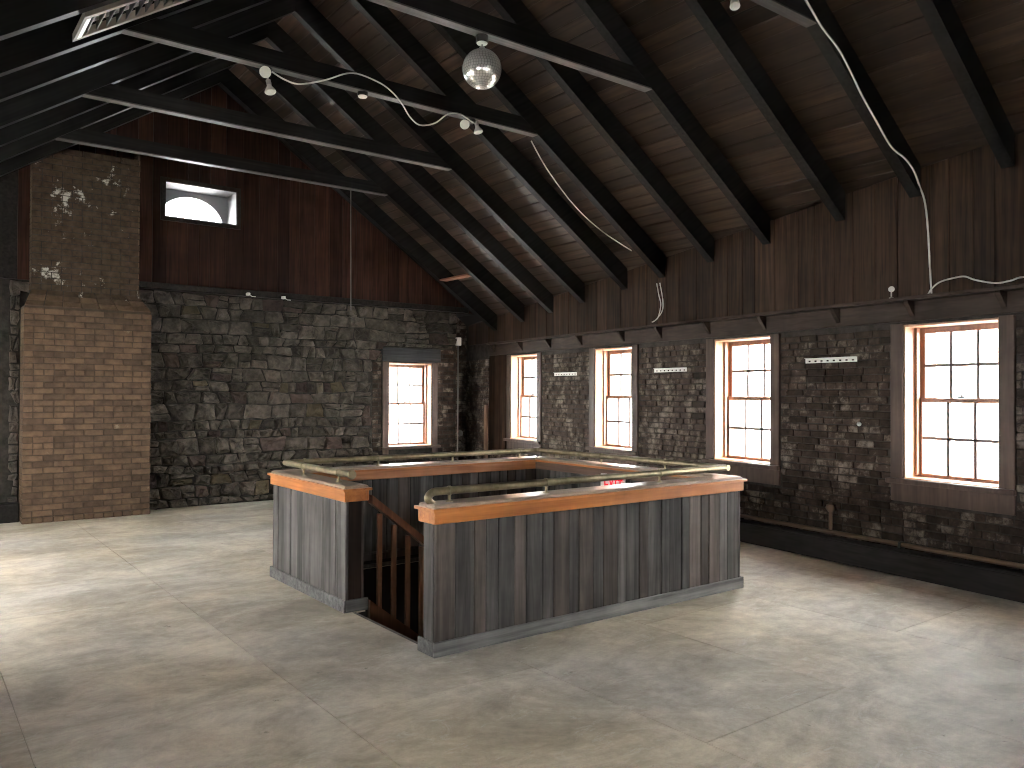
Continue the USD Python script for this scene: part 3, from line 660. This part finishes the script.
# ------------------------------------------------------------------ stair enclosure
enc = group('stair_enclosure', None, (0, 0, 0)); tag(enc, 'waist-high stairwell enclosure of grey weathered boards with an orange varnished cap', 'stair enclosure')
Re = random.Random(31)
ZF0, ZF1, ZM, ZC = .779, .853, .872, .893               # fascia bottom and top, moulding, cap top
def guard(axis, a0, a1, c_out, sgn, cuts=None, end_lo=False, end_hi=False, in_lo=None, in_hi=None):
    """a boarded half wall. axis: 'x' or 'y' runs from a0 to a1; c_out = outer line (baseboard face), sgn = direction to the inside"""
    g = group('guard_panel', enc)
    def put(p0, p1, q0, q1, z0, z1, b):
        q0, q1 = c_out + sgn * q0, c_out + sgn * q1
        return box(p0, p1, q0, q1, z0, z1, b) if axis == 'x' else box(q0, q1, p0, p1, z0, z1, b)
    def row(z0, z1, q0, q1, p0, p1, cuts=None, inner=False):
        if cuts is None:
            cuts = [p0]
            while cuts[-1] < p1 - .15: cuts.append(cuts[-1] + Re.choice([.085, .1, .115, .13, .145]))
            cuts = [c for c in cuts if c < p1 - .05] + [p1]
        for a, b in zip(cuts[:-1], cuts[1:]):
            if b - a < .012: continue
            o = Re.uniform(0, .008)
            obj('board', put(a + .002, b - .002, q0 + (o if not inner else -o), q1, z0, z1, .004), 'board_brown' if Re.random() < .38 else 'board', g)
    row(.004, ZF0 + .006, .018, .042, a0 + .018, a1 - .018, cuts)
    i0, i1 = (in_lo if in_lo is not None else a0 + .02), (in_hi if in_hi is not None else a1 - .02)
    row(.055, ZF0 + .006, .02 + TW - .004, .02 + TW - .024, i0, i1, None, True)
    obj('core', put(a0 + .045, a1 - .045, .046, .02 + TW - .030, -.28, ZF0 + .03, 0), 'dark', g)
    if end_lo: obj('end_board', put(a0 + .018, a0 + .040, .043, .02 + TW - .026, .004, ZF0 + .004, .003), end_lo, g)
    if end_hi: obj('end_board', put(a1 - .040, a1 - .018, .043, .02 + TW - .026, .004, ZF0 + .004, .003), end_hi, g)
    obj('baseboard', put(a0, a1, 0, .0165, .0, .088, .004), 'base', g)
    if end_lo: obj('baseboard', put(a0, a0 + .0165, .017, .04 + TW, .0, .088, .004), 'base', g)
    if end_hi: obj('baseboard', put(a1 - .0165, a1, .017, .04 + TW, .0, .088, .004), 'base', g)
    ms, mt = ('cap_x', 'top_x') if axis == 'x' else ('cap_y', 'top_y')
    obj('fascia', put(a0, a1, 0, .0175, ZF0, ZF1, .003), ms, g)
    obj('fascia', put(i0 - .02 * (in_lo is None), i1 + .02 * (in_hi is None), .04 + TW - .0175, .04 + TW, ZF0, ZF1, .003), ('aged_' + axis) if sgn < 0 else ms, g)  # right inner fascia has its shade put into the colour
    if end_lo: obj('fascia', put(a0, a0 + .0175, .018, .04 + TW - .018, ZF0, ZF1, .003), ms, g)
    if end_hi: obj('fascia', put(a1 - .0175, a1, .018, .04 + TW - .018, ZF0, ZF1, .003), ms, g)
    return g, put, ms, mt
fcuts = [.019, .161, .299, .386, .48, .609, .705, .839, .932, 1.069, 1.158, 1.286, 1.382, 1.518, 1.604, 1.739, 1.826, 1.968, 2.056, 2.192, 2.28, 2.414, 2.506, 2.634, 2.729, 2.818, 2.894]
gF = guard('x', A0u, B1u, A0v, 1, [A0u + c for c in fcuts], end_lo='board')
gL = guard('y', A0v + 1.195, B1v, A0u, 1, [A0v + c for c in (1.215, 1.305, 1.352, 1.385, 1.609, 1.839, 1.984, 2.083, 2.224, 2.377, 2.493, 2.602)], end_lo='dark_end', in_hi=HV1)
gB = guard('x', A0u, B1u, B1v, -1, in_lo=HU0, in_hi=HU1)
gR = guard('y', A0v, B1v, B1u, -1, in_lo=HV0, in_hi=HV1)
# mitred caps
def capstrip(g, mt, ms, quad, sh):
    q = np.array(quad, float)
    obj('moulding', prism(Polygon(q).buffer(.014, join_style=2).intersection(sh), ZF1 + .001, ZM, ff), ms, g)
    obj('cap', piece(list(Polygon(q).buffer(-.008, join_style=2).exterior.coords)[:-1], ff, ZC, .009, ZM + .0005), mt, g)
CO, CI = -.004, .04 + TW + .004
o0, o1, p0, p1 = A0u + CO, B1u - CO, A0v + CO, B1v - CO; i0, i1, j0, j1 = A0u + CI, B1u - CI, A0v + CI, B1v - CI
everything = sbox(-9, 0, 3, 12)
capstrip(gF[0], 'top_x', 'cap_x', [(o0, p0), (o1, p0), (i1, j0), (o0, j0)], Polygon([(o0 - .1, p0 - .1), (o1 + .1, p0 - .1), (i1, j0), (i1 - .3, j0 + .1), (o0 - .1, j0 + .1)]))
capstrip(gR[0], 'top_y', 'cap_y', [(o1, p0), (o1, p1), (i1, j1), (i1, j0)], Polygon([(o1 + .1, p0 - .1), (o1 + .1, p1 + .1), (i1, j1), (i1 - .1, j1 - .1), (i1 - .1, j0 + .1), (i1, j0)]))
capstrip(gB[0], 'top_x', 'cap_x', [(o0, p1), (o1, p1), (i1, j1), (i0, j1)], Polygon([(o0 - .1, p1 + .1), (o1 + .1, p1 + .1), (i1, j1), (i1 - .1, j1 - .1), (i0 + .1, j1 - .1), (i0, j1)]))
ly = A0v + 1.195 + CO
capstrip(gL[0], 'top_y', 'cap_y', [(o0, p1), (o0, ly), (i0, ly), (i0, j1)], Polygon([(o0 - .1, p1 + .1), (o0 - .1, ly - .1), (i0 + .1, ly - .1), (i0 + .1, j1 - .1), (i0, j1)]))
# pale ledge strips on the back wall of the well
obj('ledge_strip', [box(HU0 + .02, HU1 - .02, HV1 - .03, HV1 - .001, .0, .03, .003), box(HU0 + .02, HU1 - .02, HV1 - .02, HV1 - .001, .115, .135, .003)], 'board', enc)

# brass pipe rail on top
rail = group('pipe_handrail'); tag(rail, 'aged brass pipe rail on short posts around the top of the stair enclosure', 'handrail')
ZR, RR = .960, .0245
cF, cR, cB, cL = A0v + .10, B1u - .10, B1v - .10, A0u + .10
curl = [(A0u + .07 - .055 * math.sin(t) , cF, ZR - .036 * (1 - math.cos(t))) for t in np.linspace(math.pi * .95, 0, 9)]
obj('run', tube(curl + [(A0u + .20, cF, ZR), (cR, cF, ZR)], [RR * .55] + [RR * .9] * 2 + [RR] * 8, 16), 'brass', rail, 40)
obj('run', tube([(cR, cF - .0235, ZR), (cR, cB, ZR)], RR, 16), 'brass', rail, 40)
obj('run', tube([(cR + .0235, cB, ZR), (cL, cB, ZR)], RR, 16), 'brass', rail, 40)
obj('run', tube([(cL, cB + .0235, ZR), (cL, A0v + 1.195 + .10, ZR)], RR, 16), 'brass', rail, 40)
obj('end_collar', lathe([(.018, -.012), (.031, -.012), (.035, 0), (.031, .012), (.018, .014)], 18, (cL, A0v + 1.195 + .095, ZR), (0, -1, 0)), 'brass', rail, 40)
def rpost(u, v, ax):
    g = group('post', rail)
    obj('stem', lathe([(.022, 0), (.022, .004), (.009, .008), (.0085, ZR - RR - ZC + .004)], 12, (u, v, ZC)), 'brass', g, 40)
    a = (1, 0, 0) if ax == 'x' else (0, 1, 0)
    obj('collar', lathe([(.024, -.009), (.029, -.008), (.029, .008), (.024, .009)], 16, (u, v, ZR), a), 'brass', g, 40)
for u in (A0u + .165, A0u + .93, A0u + 2.03): rpost(u, cF, 'x')
for v in (A0v + .75, A0v + 1.55): rpost(cR, v, 'y')
for u in (B1u - .33, B1u - 1.15, B1u - 1.95, B1u - 2.65): rpost(u, cB, 'x')
for v in (A0v + 1.50, A0v + 2.15): rpost(cL, v, 'y')

# stair flight and its slatted railing
st = group('staircase', None, (0, 0, 0)); tag(st, 'dark timber stair flight going down inside the enclosure', 'staircase')
rise, run, s0 = .19, .242, -3.795
for i in range(13):
    z = -rise * (i + 1); u = s0 + run * i
    obj('tread', box(u, u + run + .02, HV0 + .03, A0v + 1.17, z - .035, z, .004), 'rail_wood', st)
    obj('riser', box(u - .018, u, HV0 + .03, A0v + 1.17, z - .0, z + rise - .036 if i else z + rise - .02, .002), 'black_wood', st)
slp = rise / run
def sloped(u0, u1, z0, th, va, vb, b=0):
    P = [(u0, z0), (u1, z0 - slp * (u1 - u0)), (u1, z0 - slp * (u1 - u0) + th), (u0, z0 + th)]
    return prism(P, va, vb, lambda a, b_, d: (a, d, b_))
obj('stringer', sloped(-3.70, -1.30, -.13, .20, A0v + 1.175, A0v + 1.21), 'rail_wood', st)
obj('stringer', sloped(-3.79, -1.30, -.20, .18, HV0 + .002, HV0 + .028), 'rail_wood', st)
rl = group('stair_railing', None, (0, 0, 0)); tag(rl, 'reddish brown sloping stair rail with square balusters going down behind the boarded end post', 'stair railing')
obj('rail', sloped(-3.672, -1.32, .752, .062, A0v + 1.20, A0v + 1.27), 'rail_wood', rl)
for k in range(11):
    u = -3.60 + .118 * k * 1.0
    zt_ = .752 - slp * (u - (-3.672)) - .004; zb_ = .075 - slp * (u + 3.70) + .008
    obj('baluster', box(u - .017, u + .017, A0v + 1.178, A0v + 1.208, zb_, zt_, .003) if False else box(u - .017, u + .017, A0v + 1.213, A0v + 1.243, zb_ - .10, zt_ - .018, .003), 'rail_wood', rl)

# exit sign on the inner face of the right-hand guard
sg = group('exit_sign'); tag(sg, 'pale exit sign with red letters inside the stairwell', 'sign')
su = HU1 - .0245
obj('plate', box(su - .02, su, 6.02, 6.33, .600, .812, .004), 'sign_white', sg)
tm = meshkit.text_mesh('EXIT', .125, .003, bold=True); v = np.array(tm.vertices); v[:, 0] -= v[:, 0].mean(); wtx = np.ptp(v[:, 0]); v[:, 0] *= .235 / wtx; v[:, 1] -= v[:, 1].min()
obj('letters', T(np.c_[su - .0205 - v[:, 2], 6.175 - v[:, 0], .634 + v[:, 1] * 1.15], tm.faces), 'sign_red', sg)

# ------------------------------------------------------------------ lamps, mirror ball, cables
mb = group('mirror_ball'); tag(mb, 'silver mirror ball hanging from a collar beam on a small motor', 'mirror ball')
bu, bv, bz, br = -2.873, 5.885, 4.030, .150
V = []; F = []; rowsn = 22
for i in range(rowsn):
    t0, t1 = math.pi * i / rowsn + .006, math.pi * (i + 1) / rowsn - .006; n = max(6, int(44 * math.sin((t0 + t1) / 2)))
    for j in range(n):
        a0, a1 = 2 * math.pi * j / n + .008, 2 * math.pi * (j + 1) / n - .008; b = len(V)
        for t, a in ((t0, a0), (t1, a0), (t1, a1), (t0, a1)): V.append((math.sin(t) * math.cos(a), math.sin(t) * math.sin(a), math.cos(t)))
        F += [(b, b + 1, b + 2), (b, b + 2, b + 3)]
c3 = np.array([bu, bv, bz])
stuff(obj('mirror_tile', T(np.array(V) * br + c3, F), 'chrome', mb))
s = trimesh.creation.icosphere(3, br * .985); obj('core', T(s.vertices + c3, s.faces), 'dark_metal', mb, True)
obj('hook', lathe([(.022, 0), (.022, .02), (.006, .025), (.006, .07)], 10, (bu, bv, bz + br - .004)), 'steel', mb, 40)
obj('motor', lathe([(.04, 0), (.048, .008), (.048, .055), (.03, .06)], 16, (bu, bv, bz + br + .048)), 'dark_metal', mb, 40)
obj('motor_cap', lathe([(.036, -.006), (.042, 0), (.042, .004), (.03, .004)], 16, (bu, bv, bz + br + .046)), 'white_metal', mb, 40)

def flood(loc, heads, label):
    """heads: (offset, direction) of each bell-shaped lamp"""
    g = group('floodlight'); tag(g, label, 'floodlight'); x, y, z = loc
    obj('base_box', lathe([(.05, -.03), (.052, -.005), (.045, 0)], 16, (x, y, z)), 'dark_metal', g, 40)
    for off, d in heads:
        d = np.array(d, float); d /= np.linalg.norm(d); p = np.array(loc) + off
        h = group('lamp_head', g)
        obj('arm', tube([np.array(loc) + (0, 0, -.02), np.array(loc) + np.array(off) * .6 + (0, 0, -.0), p], .009, 8), 'steel', h, 40)
        obj('bulb', lathe([(.016, 0), (.019, .02), (.024, .036), (.045, .07), (.048, .084), (.043, .089), (.0, .093)], 18, p, d), 'lamp_glass', h, 40)
        obj('socket', lathe([(.015, -.03), (.021, -.026), (.021, .014), (.018, .02)], 14, p, d), 'steel', h, 40)
TB = 4.29
flood((-3.96, 7.51, TB - .0), [((-.02, -.02, -.05), (-.25, -1, -.35)), ((.03, .01, -.12), (.1, -.25, -1))], 'pair of pale floodlight bulbs under the left part of the collar beam')
flood((-1.87, 7.51, TB - .0), [((-.09, -.02, -.05), (-.45, -.8, -.6)), ((.06, -.02, -.04), (.15, -.2, -1))], 'pair of floodlight bulbs under the right part of the collar beam beside the dangling cable')
jb = group('junction_box'); tag(jb, 'small round ceiling box under the middle of the floodlight collar beam', 'junction box')
obj('box', lathe([(.045, -.035), (.05, -.03), (.05, -.004), (.045, 0)], 16, (-3.06, 7.51, TB)), 'dark_metal', jb, 40); obj('cover', lathe([(.036, -.012), (.042, -.006), (.042, 0)], 16, (-3.06, 7.51, TB - .036)), 'white_metal', jb, 40)
g = group('spotlight'); tag(g, 'small chrome spotlight hanging from the roof at the top edge of the view', 'spotlight')
obj('stem', tube([(-1.95, 4.25, 4.288), (-1.95, 4.25, 4.22)], .01, 8), 'steel', g, 40); obj('bulb', lathe([(.02, 0), (.03, .04), (.035, .08), (.0, .09)], 14, (-1.95, 4.25, 4.22), (-.3, -.3, -1)), 'lamp_glass', g, 40)

def cable(name, pts, r, m, label, c='cable', per=6):
    return tag(obj(name, tube(smooth_path(pts, per), r, 7), m, None, 60), label, c)
cable('cable', [(-3.93, 7.45, 4.245), (-3.818, 7.44, 4.2), (-3.685, 7.44, 4.196), (-3.457, 7.44, 4.285), (-3.2, 7.44, 4.41), (-2.941, 7.44, 4.391), (-2.796, 7.44, 4.333), (-2.69, 7.44, 4.245), (-2.604, 7.44, 4.141), (-2.495, 7.44, 4.088), (-2.329, 7.44, 4.142), (-2.182, 7.44, 4.26), (-2.043, 7.44, 4.29), (-1.92, 7.45, 4.255), (-1.87, 7.46, 4.245)], .007, 'cable', 'white cable looping along the floodlight collar beam')
cable('cable', [(-1.02, 7.6, 4.262), (-.804, 7.69, 4.119), (-.599, 7.75, 3.981), (-.304, 7.80, 3.782), (-.06, 7.80, 3.618), (.184, 7.74, 3.453), (.37, 7.65, 3.328), (.485, 7.575, 3.245)], .007, 'cable', 'white cable sagging from the end of the collar beam down to a rafter foot')
wp = lambda x, Y, z: (*w2r(-x, Y), z)
cable('cable', [(-1.41, 4.19, 4.5), (-1.261, 4.185, 4.426), (-1.156, 4.18, 4.352), (-1.013, 4.18, 4.256), (-.839, 4.157, 4.14), (-.662, 4.164, 4.021), (-.457, 4.183, 3.883), (-.224, 4.19, 3.725), (.008, 4.19, 3.568), (.13, 4.142, 3.486), (.25, 4.128, 3.40), wp(.05, 4.234, 3.33), wp(.05, 4.189, 3.2), wp(.05, 4.162, 2.989), wp(.05, 4.145, 2.69), wp(.05, 4.128, 2.40)], .008, 'cable', 'long white cable running down a rafter and wall boards to the shelf')
cable('cable', [wp(.09, 4.13, 2.40), wp(.1, 4.092, 2.44), wp(.1, 4.022, 2.485), wp(.1, 3.895, 2.505), wp(.1, 3.813, 2.505), wp(.1, 3.732, 2.468), wp(.1, 3.577, 2.425), wp(.1, 3.464, 2.428), wp(.1, 3.362, 2.445), wp(.1, 3.1, 2.41), wp(.1, 2.6, 2.40)], .007, 'cable', 'loose white cable end lying along the shelf at the right edge')
cable('cable', [wp(.05, 7.658, 2.9), wp(.05, 7.62, 2.757), wp(.05, 7.583, 2.632), wp(.05, 7.638, 2.478), wp(.06, 7.731, 2.436), wp(.07, 7.66, 2.45), wp(.05, 7.56, 2.55), wp(.05, 7.545, 2.68), wp(.05, 7.60, 2.9)], .006, 'cable', 'pale wire loop dangling on the wall boards above the second window from the right')
cable('cord', [(-1.575, 10.80, 4.286), (-1.572, 10.80, 3.8), (-1.567, 10.80, 3.3), (-1.562, 10.80, 2.66)], .006, 'rope', 'thin grey cord hanging straight down from the collar beam before the stone wall', 'cord')
o = group('conduit'); tag(o, 'thin white conduit with two boxes in the corner beside the stone wall', 'conduit')
obj('pipe', tube([(UE + .03, VG - .02, 2.40), (UE + .03, VG - .02, .06)], .013, 8), 'rope', o, 40); obj('box', box(UE - .015, UE + .075, VG - .055, VG + .0, 2.35, 2.49, .008), 'white_metal', o); obj('box', lathe([(.05, -.02), (.055, 0), (.05, .03)], 14, (UE + .06, VG - .03, .88), (0, -1, 0)), 'rope', o, 40)
# fluorescent fixture between two left rafters
fx = group('ceiling_light'); tag(fx, 'long louvred light fixture with a pale frame set between rafters at the top left', 'ceiling light')
fs_ = lambda p, q, d: (U0 - p, q, ZRI - SL * p - d)      # p = run down the left slope, d below the rafter line
fv0, fv1, fp0, fp1 = 6.75, 7.22, 1.15, 2.40
obj('frame', prism(sbox(fp0, fv0, fp1, fv1).difference(sbox(fp0 + .05, fv0 + .05, fp1 - .05, fv1 - .05)), -.03, .03, fs_), 'cream', fx)
obj('end_plate', prism(sbox(fp1 - .048, fv0 + .05, fp1 - .02, fv1 - .05), .0305, .034, fs_), 'white_metal', fx)
obj('back_pan', prism(sbox(fp0 + .051, fv0 + .051, fp1 - .051, fv1 - .051), -.06, -.05, fs_), 'white_metal', fx)
for k in range(18):
    p = fp0 + .08 + k * (fp1 - fp0 - .16) / 17; obj('louver', prism(sbox(p - .004, fv0 + .052, p + .004, fv1 - .052), -.045, .015, fs_), 'dark_metal', fx)
for v in (6.9, 7.07): obj('tube', tube([fs_(fp0 + .06, v, -.035), fs_(fp1 - .06, v, -.035)], .013, 8), 'white_metal', fx, 40)

# ------------------------------------------------------------------ small things on the right wall
strips = [(5.155, 1.88, 'white perforated metal strip on the bricks between the two nearest windows'), (7.436, 1.838, 'white perforated metal strip on the bricks left of the second window from the right'), (9.694, 1.832, 'white perforated metal strip on the bricks right of the farthest side window')]
for y, z, lb in strips:
    g = group('hanging_strip', None, (*w2r(-.020, y), z), -TH); tag(g, lb, 'metal strip')
    pl = sbox(-.29, -.022, .29, .022)
    for k in range(8): pl = pl.difference(sbox(-.262 + k * .07, -.011, -.234 + k * .07, .004))
    obj('plate', prism(pl, .004, .010, lambda a, b, d: (-d, a, b)), 'white_metal', g)
    obj('flange', box(-.028, -.004, -.29, .29, .0225, .026, 0), 'white_metal', g)
g = group('sensor', None, (*w2r(-.06, 4.493), 2.40)); tag(g, 'small white round sensor standing on the shelf above the nearest window', 'sensor')
obj('stand', lathe([(.02, 0), (.02, .006), (.006, .01), (.006, .06)], 10), 'white_metal', g, 40); obj('head', lathe([(.014, -.01), (.025, -.007), (.026, .008), (.014, .012)], 14, (0, 0, .08), (-.8, -.6, 0)), 'white_metal', g, 40)
p = box(-.03, .03, -.025, .025, 0, 1.36, .004); g = obj('timber_post', T(np.array(p.vertices) + [*w2r(-.17, 11.85), 0.001], p.faces), 'post_wood'); tag(g, 'light brown timber upright standing by the far end of the brick wall', 'post')
g = group('board_panel', **WALL_R); tag(g, 'brown board panel fixed to the bricks beside the farthest side window', 'panel')
for k in range(3): obj('plank', box(-.045 - .003 * (k % 2), -.016, 11.42 + k * .19, 11.42 + (k + 1) * .19 - .004, .60, 2.185, .004), 'plank_knee', g)

for (u, z), lb in (((-2.49, 2.885), 'small white electrical fitting on top of the stone wall near the attic window'), ((-1.975, 2.875), 'tiny white electrical fitting at the top of the stone wall, nearer the hanging cord')):
    g = group('socket', None, (u, VG - .062, z)); tag(g, lb, 'electrical fitting')
    obj('body', box(-.022, .022, -.03, .04, .03, .07, .006), 'white_metal', g); obj('lead', tube([(.02, 0, .04), (.06, 0, .02), (.11, .01, .022)], .006, 6), 'white_metal', g)
g = obj('wall_hook', lathe([(.016, 0), (.02, .006), (.02, .016), (.008, .024)], 12, (*w2r(-.016, 4.845), 1.285), (-1, 0, 0)), 'white_metal', None, 40); tag(g, 'small white round knob on the bricks left of the nearest window', 'hook')

# ------------------------------------------------------------------ outside
gr = obj('exterior_ground', box(-120, 120, -120, 120, -3.9, -3.7), plain('pale_ground', (.78, .78, .76), .9)); tag(gr, 'pale ground outside below the windows', 'ground', kind='structure')
eb = group('gutter', **WALL_R); tag(eb, 'long grey gutter of the lower roof outside the nearest window', 'gutter')
obj('trough', box(2.3, 2.45, -3, 7, .42, .50, .01), plain('gutter_grey', (.2, .22, .24), .6), eb); obj('roof_sheet', box(1.0, 2.3, -3, 7, .30, .36, .01), plain('roof_sheet_pale', (.42, .43, .40), .7), eb)
